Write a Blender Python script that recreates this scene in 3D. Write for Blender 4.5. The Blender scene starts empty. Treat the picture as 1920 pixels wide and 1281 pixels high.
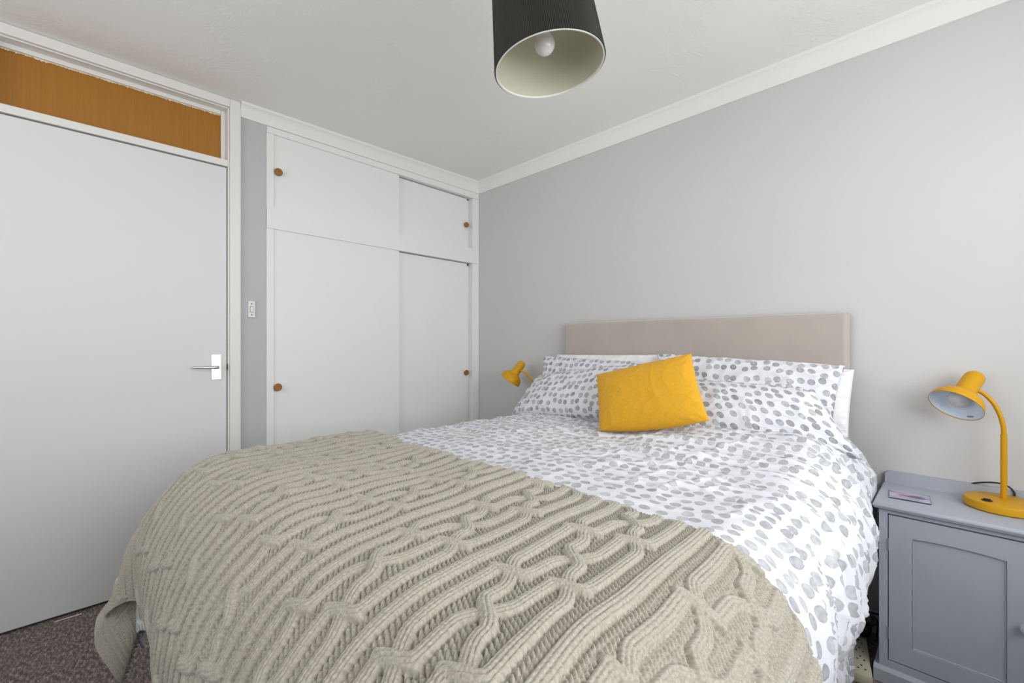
import bpy, bmesh, math, random
import numpy as np
from mathutils import Vector, Matrix

S = bpy.context.scene
COL = S.collection
PI = math.pi

# ------------------------------------------------------------ camera, light, exposure
cam_d = bpy.data.cameras.new('camera')
cam = bpy.data.objects.new('camera', cam_d)
COL.objects.link(cam)
cam.location = (2.56, -2.20, 1.12)
cam.rotation_euler = (PI / 2, 0, PI / 4)
cam_d.sensor_width = 36.0
cam_d.lens = 826.0 / 1920 * 36
cam_d.shift_y = 1.5 / 1920
cam_d.clip_start = 0.02
S.camera = cam

S.view_settings.view_transform = 'Standard'
S.view_settings.look = 'None'
S.view_settings.exposure = -0.25
S.view_settings.gamma = 1.0
S.view_settings.use_curve_mapping = False

world = bpy.data.worlds.new('overcast_sky')
S.world = world
world.use_nodes = True
wb = world.node_tree.nodes['Background']
wb.inputs[0].default_value = (0.86, 0.93, 1.0, 1)
wb.inputs[1].default_value = 1.6


def area(name, loc, rot, sx, sy, power, col):
    d = bpy.data.lights.new(name, 'AREA')
    d.shape = 'RECTANGLE'
    d.size = sx
    d.size_y = sy
    d.energy = power
    d.color = col
    o = bpy.data.objects.new(name, d)
    COL.objects.link(o)
    o.location = loc
    o.rotation_euler = rot
    return o


# daylight outside the window opposite the wardrobe; behind the camera, an added fill light
area('window_daylight', (3.75, -1.55, 1.60), (0, PI / 2, 0), 1.5, 2.2, 78, (0.97, 0.985, 1.0))
area('back_fill_light', (1.3, -3.85, 1.6), (PI / 2, 0, 0), 1.9, 1.4, 30, (1.0, 0.985, 0.96))


# ------------------------------------------------------------ helpers
def lin(r, g, b):
    f = lambda c: (c / 255 / 12.92) if c / 255 <= 0.04045 else ((c / 255 + 0.055) / 1.055) ** 2.4
    return (f(r), f(g), f(b), 1)


def material(name, color, rough=0.6, metal=0.0, spec=0.5, bump=None, var=None, sheen=0.0, coat=0.0):
    """bump = (scale, strength, distance[, detail]); var = (scale, amount)"""
    m = bpy.data.materials.new(name)
    m.use_nodes = True
    nt = m.node_tree
    p = nt.nodes['Principled BSDF']
    p.inputs['Base Color'].default_value = color
    p.inputs['Roughness'].default_value = rough
    p.inputs['Metallic'].default_value = metal
    p.inputs['Specular IOR Level'].default_value = spec
    p.inputs['Sheen Weight'].default_value = sheen
    p.inputs['Coat Weight'].default_value = coat
    tc = nt.nodes.new('ShaderNodeTexCoord')
    if bump:
        n = nt.nodes.new('ShaderNodeTexNoise')
        n.inputs['Scale'].default_value = bump[0]
        n.inputs['Detail'].default_value = bump[3] if len(bump) > 3 else 3
        nt.links.new(tc.outputs['Object'], n.inputs['Vector'])
        b = nt.nodes.new('ShaderNodeBump')
        b.inputs['Strength'].default_value = bump[1]
        b.inputs['Distance'].default_value = bump[2]
        nt.links.new(n.outputs['Fac'], b.inputs['Height'])
        nt.links.new(b.outputs['Normal'], p.inputs['Normal'])
    if var:
        n = nt.nodes.new('ShaderNodeTexNoise')
        n.inputs['Scale'].default_value = var[0]
        n.inputs['Detail'].default_value = 4
        nt.links.new(tc.outputs['Object'], n.inputs['Vector'])
        r = nt.nodes.new('ShaderNodeMapRange')
        r.inputs['From Min'].default_value = 0.25
        r.inputs['From Max'].default_value = 0.75
        r.inputs['To Min'].default_value = 1 - var[1]
        r.inputs['To Max'].default_value = 1 + var[1]
        nt.links.new(n.outputs['Fac'], r.inputs['Value'])
        mx = nt.nodes.new('ShaderNodeVectorMath')
        mx.operation = 'SCALE'
        mx.inputs[0].default_value = color[:3]
        nt.links.new(r.outputs['Result'], mx.inputs['Scale'])
        nt.links.new(mx.outputs['Vector'], p.inputs['Base Color'])
    return m


def wloc(o):
    v = Vector((0, 0, 0))
    while o is not None:
        v += o.location
        o = o.parent
    return v


def mk(name, verts, faces, mat, parent=None, smooth=False, origin=None, uvs=None):
    """verts in world metres; faces = list or (n,4) array"""
    verts = np.asarray(verts, dtype=np.float64)
    me = bpy.data.meshes.new(name)
    if parent is not None:
        off = np.array(wloc(parent))
    elif origin is not None:
        off = np.array(origin, dtype=float)
    else:
        off = np.array([(verts[:, 0].min() + verts[:, 0].max()) / 2, (verts[:, 1].min() + verts[:, 1].max()) / 2, verts[:, 2].min()])
    v = verts - off
    if isinstance(faces, np.ndarray):
        nf, k = faces.shape
        me.vertices.add(len(v))
        me.vertices.foreach_set('co', v.astype(np.float32).ravel())
        me.loops.add(nf * k)
        me.loops.foreach_set('vertex_index', faces.astype(np.int32).ravel())
        me.polygons.add(nf)
        me.polygons.foreach_set('loop_start', np.arange(0, nf * k, k, dtype=np.int32))
        me.update(calc_edges=True)
    else:
        me.from_pydata([tuple(p) for p in v], [], faces)
    if uvs is not None:
        uvl = me.uv_layers.new(name='cloth')
        li = np.zeros(len(me.loops), dtype=np.int32)
        me.loops.foreach_get('vertex_index', li)
        uvl.data.foreach_set('uv', np.asarray(uvs, dtype=np.float32)[li].ravel())
    if smooth:
        me.polygons.foreach_set('use_smooth', [True] * len(me.polygons))
    me.update()
    if mat is not None:
        me.materials.append(mat)
    o = bpy.data.objects.new(name, me)
    COL.objects.link(o)
    if parent is not None:
        o.parent = parent
    else:
        o.location = tuple(off)
    return o


def empty(name, loc, label, cat, group=None):
    o = bpy.data.objects.new(name, None)
    o.empty_display_size = 0.05
    COL.objects.link(o)
    o.location = loc
    return tag(o, label, cat, group)


def tag(o, label=None, cat=None, group=None, kind=None):
    if label: o['label'] = label
    if cat: o['category'] = cat
    if group: o['group'] = group
    if kind: o['kind'] = kind
    return o


class MB:
    def __init__(self):
        self.v = []
        self.f = []

    def add(self, v, f):
        n = len(self.v)
        self.v += [tuple(p) for p in v]
        self.f += [tuple(i + n for i in q) for q in f]
        return self

    def box(self, x0, x1, y0, y1, z0, z1, r=0.0, seg=2):
        bm = bmesh.new()
        bmesh.ops.create_cube(bm, size=1)
        sx, sy, sz = x1 - x0, y1 - y0, z1 - z0
        for q in bm.verts:
            q.co = Vector((x0 + (q.co.x + .5) * sx, y0 + (q.co.y + .5) * sy, z0 + (q.co.z + .5) * sz))
        if r > 0:
            bmesh.ops.bevel(bm, geom=bm.edges[:], offset=min(r, sx * .45, sy * .45, sz * .45), segments=seg, profile=0.5, affect='EDGES')
        bm.verts.index_update()
        self.add([q.co[:] for q in bm.verts], [[q.index for q in f.verts] for f in bm.faces])
        bm.free()
        return self

    def prism(self, pts, axis, a0, a1):
        """closed polygon pts (2-D) extruded along axis between a0 and a1; 2-D coords are the other two axes in order"""
        n = len(pts)
        def p3(p, a):
            q = [p[0], p[1]]
            q.insert(axis, a)
            return q
        v = [p3(p, a0) for p in pts] + [p3(p, a1) for p in pts]
        f = [[i, (i + 1) % n, n + (i + 1) % n, n + i] for i in range(n)]
        f += [list(range(n))[::-1], list(range(n, 2 * n))]
        return self.add(v, f)

    def tube(self, pts, r, n=12, caps=True):
        pts = [Vector(p) for p in pts]
        rs = r if hasattr(r, '__len__') else [r] * len(pts)
        t0 = (pts[1] - pts[0]).normalized()
        up = Vector((0, 0, 1)) if abs(t0.z) < .9 else Vector((1, 0, 0))
        u = t0.cross(up).normalized()
        v = []
        for i, p in enumerate(pts):
            t = (pts[min(i + 1, len(pts) - 1)] - pts[max(i - 1, 0)]).normalized()
            u = (u - t * u.dot(t)).normalized()
            w = t.cross(u)
            for k in range(n):
                a = 2 * PI * k / n
                v.append(p + (u * math.cos(a) + w * math.sin(a)) * rs[i])
        f = []
        for i in range(len(pts) - 1):
            for k in range(n):
                f.append([i * n + k, i * n + (k + 1) % n, (i + 1) * n + (k + 1) % n, (i + 1) * n + k])
        if caps:
            f.append(list(range(n))[::-1])
            f.append([(len(pts) - 1) * n + k for k in range(n)])
        return self.add(v, f)

    def lathe(self, prof, origin, axis=(0, 0, 1), n=40, closed=False):
        """prof = [(radius, height)]"""
        ax = Vector(axis).normalized()
        M = ax.to_track_quat('Z', 'Y').to_matrix()
        o = Vector(origin)
        v = []
        for (r, h) in prof:
            for k in range(n):
                a = 2 * PI * k / n
                v.append(o + M @ Vector((r * math.cos(a), r * math.sin(a), h)))
        f = []
        m = len(prof)
        for i in range(m if closed else m - 1):
            j = (i + 1) % m
            for k in range(n):
                f.append([i * n + k, i * n + (k + 1) % n, j * n + (k + 1) % n, j * n + k])
        return self.add(v, f)

    def build(self, name, mat, parent=None, smooth=False, origin=None):
        o = mk(name, self.v, self.f, mat, parent, False, origin)
        if smooth:
            me = o.data
            me.polygons.foreach_set('use_smooth', [True] * len(me.polygons))
            me.set_sharp_from_angle(angle=math.radians(38))
        return o


def spline(P, n):
    """Catmull-Rom through points, n samples per span"""
    P = [Vector(p) for p in P]
    Q = [P[0] * 2 - P[1]] + P + [P[-1] * 2 - P[-2]]
    out = []
    for i in range(1, len(Q) - 2):
        for k in range(n):
            t = k / n
            a, b, c, d = Q[i - 1], Q[i], Q[i + 1], Q[i + 2]
            out.append(0.5 * ((2 * b) + (c - a) * t + (2 * a - 5 * b + 4 * c - d) * t * t + (3 * b - 3 * c + d - a) * t ** 3))
    out.append(P[-1])
    return out


def perlin(x, y, seed=0):
    rng = np.random.RandomState(seed)
    g = rng.rand(256, 256) * 2 * np.pi
    xi = np.floor(x).astype(int)
    yi = np.floor(y).astype(int)
    xf = x - xi
    yf = y - yi
    def d(i, j):
        a = g[(xi + i) & 255, (yi + j) & 255]
        return np.cos(a) * (xf - i) + np.sin(a) * (yf - j)
    u = xf ** 3 * (xf * (xf * 6 - 15) + 10)
    v = yf ** 3 * (yf * (yf * 6 - 15) + 10)
    return ((d(0, 0) * (1 - u) + d(1, 0) * u) * (1 - v) + (d(0, 1) * (1 - u) + d(1, 1) * u) * v) * 1.5


def ridged(x, y, seed):
    n = perlin(x, y, seed)
    return 1 - np.minimum(1, np.abs(n) * 2.2)


def sstep(a, b, x):
    t = np.clip((x - a) / (b - a), 0, 1)
    return t * t * (3 - 2 * t)


def grid_faces(nu, nv):
    i = np.arange(nu - 1)[:, None]
    j = np.arange(nv - 1)[None, :]
    a = i * nv + j
    return np.stack([a, a + nv, a + nv + 1, a + 1], -1).reshape(-1, 4)


# ------------------------------------------------------------ materials
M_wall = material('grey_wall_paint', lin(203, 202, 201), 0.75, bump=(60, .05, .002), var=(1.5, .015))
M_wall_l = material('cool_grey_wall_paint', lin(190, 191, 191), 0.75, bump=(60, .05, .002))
M_gloss = material('white_gloss_paint', lin(232, 230, 225), 0.45, bump=(9, .04, .003), spec=.5)
M_door = material('white_door_paint', lin(224, 224, 225), 0.5, bump=(5, .03, .004), spec=.3)
M_cornice = material('cornice_paint', lin(235, 234, 231), 0.6, bump=(20, .05, .003))
M_cup = material('white_cupboard_paint', lin(235, 235, 233), 0.45, bump=(6, .03, .003))
M_track = material('dark_gap', lin(40, 38, 34), 0.8)
M_knob = material('brown_wood_knob', lin(150, 100, 44), 0.5, bump=(120, .3, .001), var=(60, .25))
M_metal = material('brushed_metal', lin(215, 215, 215), 0.28, metal=1.0)
M_chrome = material('polished_plate', lin(244, 244, 246), 0.22, metal=0.6)
M_plastic = material('white_plastic', lin(228, 227, 222), 0.4)
M_black = material('black_plastic', lin(22, 22, 24), 0.45)
M_screw = material('dark_screw', lin(70, 68, 62), 0.5, metal=.5)
M_stand = material('grey_painted_wood', lin(172, 177, 187), 0.5, bump=(45, .12, .002), var=(8, .03))
M_yellow = material('yellow_lamp_enamel', lin(205, 151, 4), 0.45, spec=.35)
M_lampin = material('pale_blue_lamp_lining', lin(222, 234, 247), 0.5)
M_bulb = material('opal_bulb', lin(236, 232, 232), 0.12, coat=.3)
M_bulb_l = material('pearl_lamp_bulb', lin(205, 203, 203), 0.15, coat=.3)
M_pipe = material('dark_taupe_piping', lin(120, 110, 102), 0.85)
M_head = material('taupe_velvet', lin(176, 166, 158), 0.85, sheen=.5, bump=(300, .15, .001), var=(7, .05))
M_matt = material('white_mattress_fabric', lin(235, 235, 235), 0.9)
M_base = material('dark_divan_fabric', lin(62, 56, 56), 0.95)
M_white = material('white_cotton', lin(232, 230, 231), 0.85, bump=(500, .08, .0006))
M_beige = material('beige_plastic', lin(190, 184, 160), 0.5)
M_skirt = material('skirting_paint', lin(214, 214, 214), 0.5)


def ceiling_mat():
    m = material('artex_ceiling', lin(244, 242, 237), 0.85)
    nt = m.node_tree
    p = nt.nodes['Principled BSDF']
    tc = nt.nodes.new('ShaderNodeTexCoord')
    n1 = nt.nodes.new('ShaderNodeTexNoise')
    n1.inputs['Scale'].default_value = 3.2
    n1.inputs['Detail'].default_value = 2
    n1.inputs['Distortion'].default_value = 1.2
    mp = nt.nodes.new('ShaderNodeVectorMath'); mp.operation = 'SCALE'
    mp.inputs['Scale'].default_value = 0.9
    ad = nt.nodes.new('ShaderNodeVectorMath'); ad.operation = 'ADD'
    n2 = nt.nodes.new('ShaderNodeTexNoise')
    n2.inputs['Scale'].default_value = 14
    n2.inputs['Detail'].default_value = 5
    n2.inputs['Roughness'].default_value = .6
    nt.links.new(tc.outputs['Object'], n1.inputs['Vector'])
    nt.links.new(n1.outputs['Color'], mp.inputs[0])
    nt.links.new(mp.outputs[0], ad.inputs[0])
    nt.links.new(tc.outputs['Object'], ad.inputs[1])
    nt.links.new(ad.outputs[0], n2.inputs['Vector'])
    n3 = nt.nodes.new('ShaderNodeTexNoise')
    n3.inputs['Scale'].default_value = 2.6
    nt.links.new(tc.outputs['Object'], n3.inputs['Vector'])
    r = nt.nodes.new('ShaderNodeMapRange')
    r.inputs['From Min'].default_value = .42; r.inputs['From Max'].default_value = .62
    nt.links.new(n3.outputs['Fac'], r.inputs['Value'])
    mu = nt.nodes.new('ShaderNodeMath'); mu.operation = 'MULTIPLY'
    nt.links.new(n2.outputs['Fac'], mu.inputs[0])
    nt.links.new(r.outputs['Result'], mu.inputs[1])
    b = nt.nodes.new('ShaderNodeBump')
    b.inputs['Strength'].default_value = .5
    b.inputs['Distance'].default_value = .006
    nt.links.new(mu.outputs[0], b.inputs['Height'])
    nt.links.new(b.outputs['Normal'], p.inputs['Normal'])
    return m


def carpet_mat():
    m = material('brown_grey_carpet', lin(104, 94, 92), 0.95, sheen=.2)
    nt = m.node_tree
    p = nt.nodes['Principled BSDF']
    tc = nt.nodes.new('ShaderNodeTexCoord')
    mp = nt.nodes.new('ShaderNodeMapping')
    mp.inputs['Scale'].default_value = (1.0, 3.0, 1)
    mp.inputs['Rotation'].default_value = (0, 0, .6)
    nt.links.new(tc.outputs['Object'], mp.inputs['Vector'])
    n1 = nt.nodes.new('ShaderNodeTexNoise'); n1.inputs['Scale'].default_value = 42; n1.inputs['Detail'].default_value = 4
    n1.inputs['Roughness'].default_value = .7
    nt.links.new(mp.outputs[0], n1.inputs['Vector'])
    cr = nt.nodes.new('ShaderNodeValToRGB')
    e = cr.color_ramp.elements
    e[0].position = .34; e[0].color = lin(50, 42, 39)
    e[1].position = .70; e[1].color = lin(176, 162, 152)
    x = e.new(.50); x.color = lin(104, 91, 86)
    nt.links.new(n1.outputs['Fac'], cr.inputs['Fac'])
    nt.links.new(cr.outputs['Color'], p.inputs['Base Color'])
    b = nt.nodes.new('ShaderNodeBump'); b.inputs['Strength'].default_value = .8; b.inputs['Distance'].default_value = .006
    nt.links.new(n1.outputs['Fac'], b.inputs['Height'])
    nt.links.new(b.outputs['Normal'], p.inputs['Normal'])
    return m


def dots_mat(name, pitch=.0385, radius=.0131, dark=(150, 151, 155), light=(200, 201, 204), seed=0.0):
    """white cotton printed with soft grey watercolour dots, in cloth metres (UV)"""
    m = material(name, lin(221, 221, 227), 0.8)
    nt = m.node_tree
    L = nt.links
    p = nt.nodes['Principled BSDF']
    uv = nt.nodes.new('ShaderNodeUVMap'); uv.uv_map = 'cloth'
    mp = nt.nodes.new('ShaderNodeMapping')
    mp.inputs['Location'].default_value = (seed, seed * .37, 0)
    L.new(uv.outputs[0], mp.inputs['Vector'])
    v = nt.nodes.new('ShaderNodeTexVoronoi')
    v.voronoi_dimensions = '2D'
    v.inputs['Scale'].default_value = 1 / pitch
    v.inputs['Randomness'].default_value = .47
    L.new(mp.outputs[0], v.inputs['Vector'])
    # a slightly uneven outline
    nz = nt.nodes.new('ShaderNodeTexNoise'); nz.inputs['Scale'].default_value = 110
    L.new(mp.outputs[0], nz.inputs['Vector'])
    off = nt.nodes.new('ShaderNodeMath'); off.operation = 'MULTIPLY_ADD'
    off.inputs[1].default_value = .05; off.inputs[2].default_value = -.025
    L.new(nz.outputs['Fac'], off.inputs[0])
    dd = nt.nodes.new('ShaderNodeMath'); dd.operation = 'ADD'
    L.new(v.outputs['Distance'], dd.inputs[0]); L.new(off.outputs[0], dd.inputs[1])
    R = radius / pitch
    mask = nt.nodes.new('ShaderNodeMapRange')
    mask.inputs['From Min'].default_value = R - .018; mask.inputs['From Max'].default_value = R + .018
    mask.inputs['To Min'].default_value = 1; mask.inputs['To Max'].default_value = 0
    L.new(dd.outputs[0], mask.inputs['Value'])
    # each dot has its own tone
    sep = nt.nodes.new('ShaderNodeSeparateColor'); L.new(v.outputs['Color'], sep.inputs[0])
    n2 = nt.nodes.new('ShaderNodeTexNoise'); n2.inputs['Scale'].default_value = 70; n2.inputs['Detail'].default_value = 3
    L.new(mp.outputs[0], n2.inputs['Vector'])
    tone = nt.nodes.new('ShaderNodeMath'); tone.operation = 'MULTIPLY_ADD'
    tone.inputs[1].default_value = .55
    L.new(sep.outputs[0], tone.inputs[0]); 
    n2s = nt.nodes.new('ShaderNodeMapRange')
    n2s.inputs['From Min'].default_value = .3; n2s.inputs['From Max'].default_value = .7
    n2s.inputs['To Min'].default_value = 0; n2s.inputs['To Max'].default_value = .6
    L.new(n2.outputs['Fac'], n2s.inputs['Value']); L.new(n2s.outputs[0], tone.inputs[2])
    rim = nt.nodes.new('ShaderNodeMapRange')
    rim.inputs['From Min'].default_value = R * .72; rim.inputs['From Max'].default_value = R * .98
    rim.inputs['To Min'].default_value = 0; rim.inputs['To Max'].default_value = -.22
    L.new(dd.outputs[0], rim.inputs['Value'])
    t2 = nt.nodes.new('ShaderNodeMath'); t2.operation = 'ADD'; t2.use_clamp = True
    L.new(tone.outputs[0], t2.inputs[0]); L.new(rim.outputs[0], t2.inputs[1])
    mc = nt.nodes.new('ShaderNodeMix'); mc.data_type = 'RGBA'
    mc.inputs['A'].default_value = lin(*dark); mc.inputs['B'].default_value = lin(*light)
    L.new(t2.outputs[0], mc.inputs['Factor'])
    fin = nt.nodes.new('ShaderNodeMix'); fin.data_type = 'RGBA'
    fin.inputs['A'].default_value = lin(221, 221, 227)
    L.new(mask.outputs[0], fin.inputs['Factor']); L.new(mc.outputs['Result'], fin.inputs['B'])
    L.new(fin.outputs['Result'], p.inputs['Base Color'])
    # weave
    w = nt.nodes.new('ShaderNodeTexNoise'); w.inputs['Scale'].default_value = 24; w.inputs['Detail'].default_value = 5
    L.new(mp.outputs[0], w.inputs['Vector'])
    b = nt.nodes.new('ShaderNodeBump'); b.inputs['Strength'].default_value = .25; b.inputs['Distance'].default_value = .004
    L.new(w.outputs['Fac'], b.inputs['Height']); L.new(b.outputs['Normal'], p.inputs['Normal'])
    return m


def throw_mat():
    m = material('greige_knit_wool', lin(186, 180, 165), 0.9, sheen=.3)
    nt = m.node_tree; L = nt.links
    p = nt.nodes['Principled BSDF']
    uv = nt.nodes.new('ShaderNodeUVMap'); uv.uv_map = 'cloth'
    n = nt.nodes.new('ShaderNodeTexNoise'); n.inputs['Scale'].default_value = 240; n.inputs['Detail'].default_value = 3
    L.new(uv.outputs[0], n.inputs['Vector'])
    cr = nt.nodes.new('ShaderNodeValToRGB')
    cr.color_ramp.elements[0].position = .3; cr.color_ramp.elements[0].color = lin(150, 144, 131)
    cr.color_ramp.elements[1].position = .7; cr.color_ramp.elements[1].color = lin(180, 175, 162)
    L.new(n.outputs['Fac'], cr.inputs['Fac']); L.new(cr.outputs['Color'], p.inputs['Base Color'])
    b = nt.nodes.new('ShaderNodeBump'); b.inputs['Strength'].default_value = .15; b.inputs['Distance'].default_value = .0006
    L.new(n.outputs['Fac'], b.inputs['Height']); L.new(b.outputs['Normal'], p.inputs['Normal'])
    return m


def linen_mat():
    m = material('mustard_linen', lin(216, 162, 38), 0.85, sheen=.08)
    nt = m.node_tree; L = nt.links
    p = nt.nodes['Principled BSDF']
    uv = nt.nodes.new('ShaderNodeUVMap'); uv.uv_map = 'cloth'
    hs = []
    for sc in ((900, 60, 1), (60, 900, 1)):
        mp = nt.nodes.new('ShaderNodeMapping'); mp.inputs['Scale'].default_value = sc
        L.new(uv.outputs[0], mp.inputs['Vector'])
        n = nt.nodes.new('ShaderNodeTexNoise'); n.inputs['Scale'].default_value = 1; n.inputs['Detail'].default_value = 2
        L.new(mp.outputs[0], n.inputs['Vector'])
        hs.append(n)
    a = nt.nodes.new('ShaderNodeMath'); a.operation = 'ADD'
    L.new(hs[0].outputs['Fac'], a.inputs[0]); L.new(hs[1].outputs['Fac'], a.inputs[1])
    cr = nt.nodes.new('ShaderNodeMapRange')
    cr.inputs['From Min'].default_value = .7; cr.inputs['From Max'].default_value = 1.3
    mc = nt.nodes.new('ShaderNodeMix'); mc.data_type = 'RGBA'
    mc.inputs['A'].default_value = lin(206, 150, 18); mc.inputs['B'].default_value = lin(229, 173, 36)
    L.new(a.outputs[0], cr.inputs['Value']); L.new(cr.outputs[0], mc.inputs['Factor'])
    L.new(mc.outputs['Result'], p.inputs['Base Color'])
    b = nt.nodes.new('ShaderNodeBump'); b.inputs['Strength'].default_value = .3; b.inputs['Distance'].default_value = .0008
    L.new(a.outputs[0], b.inputs['Height']); L.new(b.outputs['Normal'], p.inputs['Normal'])
    return m


def amber_mat():
    m = material('amber_reeded_glass', lin(178, 116, 34), 0.3, spec=.5)
    nt = m.node_tree; L = nt.links
    p = nt.nodes['Principled BSDF']
    p.inputs['Transmission Weight'].default_value = .25
    tc = nt.nodes.new('ShaderNodeTexCoord')
    mp = nt.nodes.new('ShaderNodeMapping'); mp.inputs['Scale'].default_value = (1, 160, 3)
    L.new(tc.outputs['Object'], mp.inputs['Vector'])
    n = nt.nodes.new('ShaderNodeTexNoise'); n.inputs['Scale'].default_value = 1.0; n.inputs['Detail'].default_value = 2
    L.new(mp.outputs[0], n.inputs['Vector'])
    b = nt.nodes.new('ShaderNodeBump'); b.inputs['Strength'].default_value = .35; b.inputs['Distance'].default_value = .004
    L.new(n.outputs['Fac'], b.inputs['Height']); L.new(b.outputs['Normal'], p.inputs['Normal'])
    mc = nt.nodes.new('ShaderNodeMix'); mc.data_type = 'RGBA'
    mc.inputs['A'].default_value = lin(174, 114, 30); mc.inputs['B'].default_value = lin(198, 135, 46)
    L.new(n.outputs['Fac'], mc.inputs['Factor']); L.new(mc.outputs['Result'], p.inputs['Base Color'])
    return m


def pane_mat():
    m = bpy.data.materials.new('clear_window_glass')
    m.use_nodes = True
    nt = m.node_tree
    nt.nodes.remove(nt.nodes['Principled BSDF'])
    t = nt.nodes.new('ShaderNodeBsdfTransparent')
    g = nt.nodes.new('ShaderNodeBsdfGlossy'); g.inputs['Roughness'].default_value = .02
    mx = nt.nodes.new('ShaderNodeMixShader'); mx.inputs[0].default_value = .07
    nt.links.new(t.outputs[0], mx.inputs[1]); nt.links.new(g.outputs[0], mx.inputs[2])
    nt.links.new(mx.outputs[0], nt.nodes['Material Output'].inputs['Surface'])
    return m


M_ceil = ceiling_mat()
M_carpet = carpet_mat()
M_dots = dots_mat('dotted_duvet_cotton', seed=0.3)
M_dots_p = dots_mat('dotted_pillow_cotton', pitch=.0385, radius=.0127, dark=(128, 129, 133), light=(192, 193, 196), seed=2.1)
M_throw = throw_mat()
M_linen = linen_mat()
M_amber = amber_mat()
M_pane = pane_mat()

# ------------------------------------------------------------ room
ZC = 2.335
XR, YB = 3.30, -3.35

tag(MB().box(-.7, XR + .1, YB - .1, .1, -.1, 0).build('floor', M_carpet, origin=(0, 0, 0)), kind='structure')
tag(MB().box(-.7, XR + .1, YB - .1, .1, ZC, ZC + .1).build('ceiling', M_ceil, origin=(0, 0, 0)), kind='structure')
tag(MB().box(-.7, XR + .1, 0, .12, 0, ZC).build('wall_right', M_wall, origin=(0, 0, 0)), kind='structure')
# wall with the door and the cupboard: strips round the two openings
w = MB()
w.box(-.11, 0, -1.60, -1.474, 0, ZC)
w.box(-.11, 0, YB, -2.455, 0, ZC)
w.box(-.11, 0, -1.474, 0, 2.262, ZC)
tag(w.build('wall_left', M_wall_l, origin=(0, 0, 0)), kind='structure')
# closing shell behind the cupboard, and the hall beyond the transom
tag(MB().box(-.75, -.70, YB - .1, .1, 0, ZC).build('wall_hall', M_wall, origin=(0, 0, 0)), kind='structure')
# wall behind the camera, with an unseen window added to admit the fill
w = MB()
wx0, wx1, wz0, wz1 = .45, 2.15, .95, 2.12
w.box(0, wx0, YB - .1, YB, 0, ZC).box(wx1, XR, YB - .1, YB, 0, ZC).box(wx0, wx1, YB - .1, YB, 0, wz0).box(wx0, wx1, YB - .1, YB, wz1, ZC)
tag(w.build('wall_back', M_wall, origin=(0, 0, 0)), kind='structure')
w = MB()
vy0, vy1, vz0, vz1 = -2.45, -.40, .88, 2.15
w.box(XR, XR + .1, YB, vy0, 0, ZC).box(XR, XR + .1, vy1, .0, 0, ZC).box(XR, XR + .1, vy0, vy1, 0, vz0).box(XR, XR + .1, vy0, vy1, vz1, ZC)
tag(w.build('wall_far_right', M_wall, origin=(0, 0, 0)), kind='structure')


def window(name, along, a0, a1, z0, z1, pos):
    fr = MB()
    t = .05
    def bx(m, p0, p1, q0, q1, d0, d1, r=.004):
        if along == 'y': m.box(pos + d0, pos + d1, p0, p1, q0, q1, r)
        else: m.box(p0, p1, pos - d1, pos - d0, q0, q1, r)
    bx(fr, a0, a0 + t, z0, z1, .02, .08); bx(fr, a1 - t, a1, z0, z1, .02, .08)
    bx(fr, a0 + t, a1 - t, z0, z0 + t, .02, .08); bx(fr, a0 + t, a1 - t, z1 - t, z1, .02, .08)
    c = (a0 + a1) / 2
    bx(fr, c - .03, c + .03, z0 + t, z1 - t, .025, .075)
    w_ = tag(fr.build(name, M_gloss), kind='structure')
    for (p, q) in ((a0 + t, c - .03), (c + .03, a1 - t)):
        g = MB(); bx(g, p, q, z0 + t, z1 - t, .048, .052, 0)
        g.build('pane', M_pane, w_)
    sill = MB(); bx(sill, a0 - .03, a1 + .03, z0 - .03, z0 - .0005, -.06, .0)
    sill.build('window_sill', M_gloss, w_)


window('window_1', 'y', vy0, vy1, vz0, vz1, XR)
window('added_window_2', 'x', wx0, wx1, wz0, wz1, YB)  # unseen window, added for soft fill from behind the camera

# cornice: cove on the two walls in view
zb = 2.250
prof = [(0, zb), (.009, zb), (.009, zb + .012), (.0105, zb + .02), (.014, zb + .04), (.021, zb + .058), (.031, zb + .070), (.034, zb + .072), (.036, zb + .085), (0, zb + .085)]
c = MB()
# right wall run (y = -projection), mitred at the corner, and left wall run
n = len(prof)
v = [(p, -p, z) for p, z in prof] + [(XR, -p, z) for p, z in prof]
c.add(v, [[i, (i + 1) % n, n + (i + 1) % n, n + i] for i in range(n)] + [list(range(n, 2 * n))])
tag(c.build('trim_1', M_cornice, smooth=True), label='white coved cornice along the headboard wall', kind='structure')
c = MB()
v = [(p, -p, z) for p, z in prof] + [(p, -1.5938, z + .014 * (1 - (z - zb) / .085)) for p, z in prof]
c.add(v, [[i, n + i, n + (i + 1) % n, (i + 1) % n] for i in range(n)] + [list(range(n, 2 * n))[::-1]])
tag(c.build('trim_2', M_cornice, smooth=True), label='white coved cornice above the fitted cupboards', kind='structure')

# skirting board on the headboard wall
sk = MB().prism([(0, 0), (-.018, 0), (-.018, .062), (-.014, .072), (-.006, .080), (0, .082)], 0, 0.02, XR)
tag(sk.build('baseboard_right', M_skirt), kind='structure')
tag(MB().prism([(0, 0), (.018, 0), (.018, .062), (.014, .072), (.006, .080), (0, .082)], 1, -1.594, -1.476).build('baseboard_left', M_skirt), kind='structure')

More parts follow.
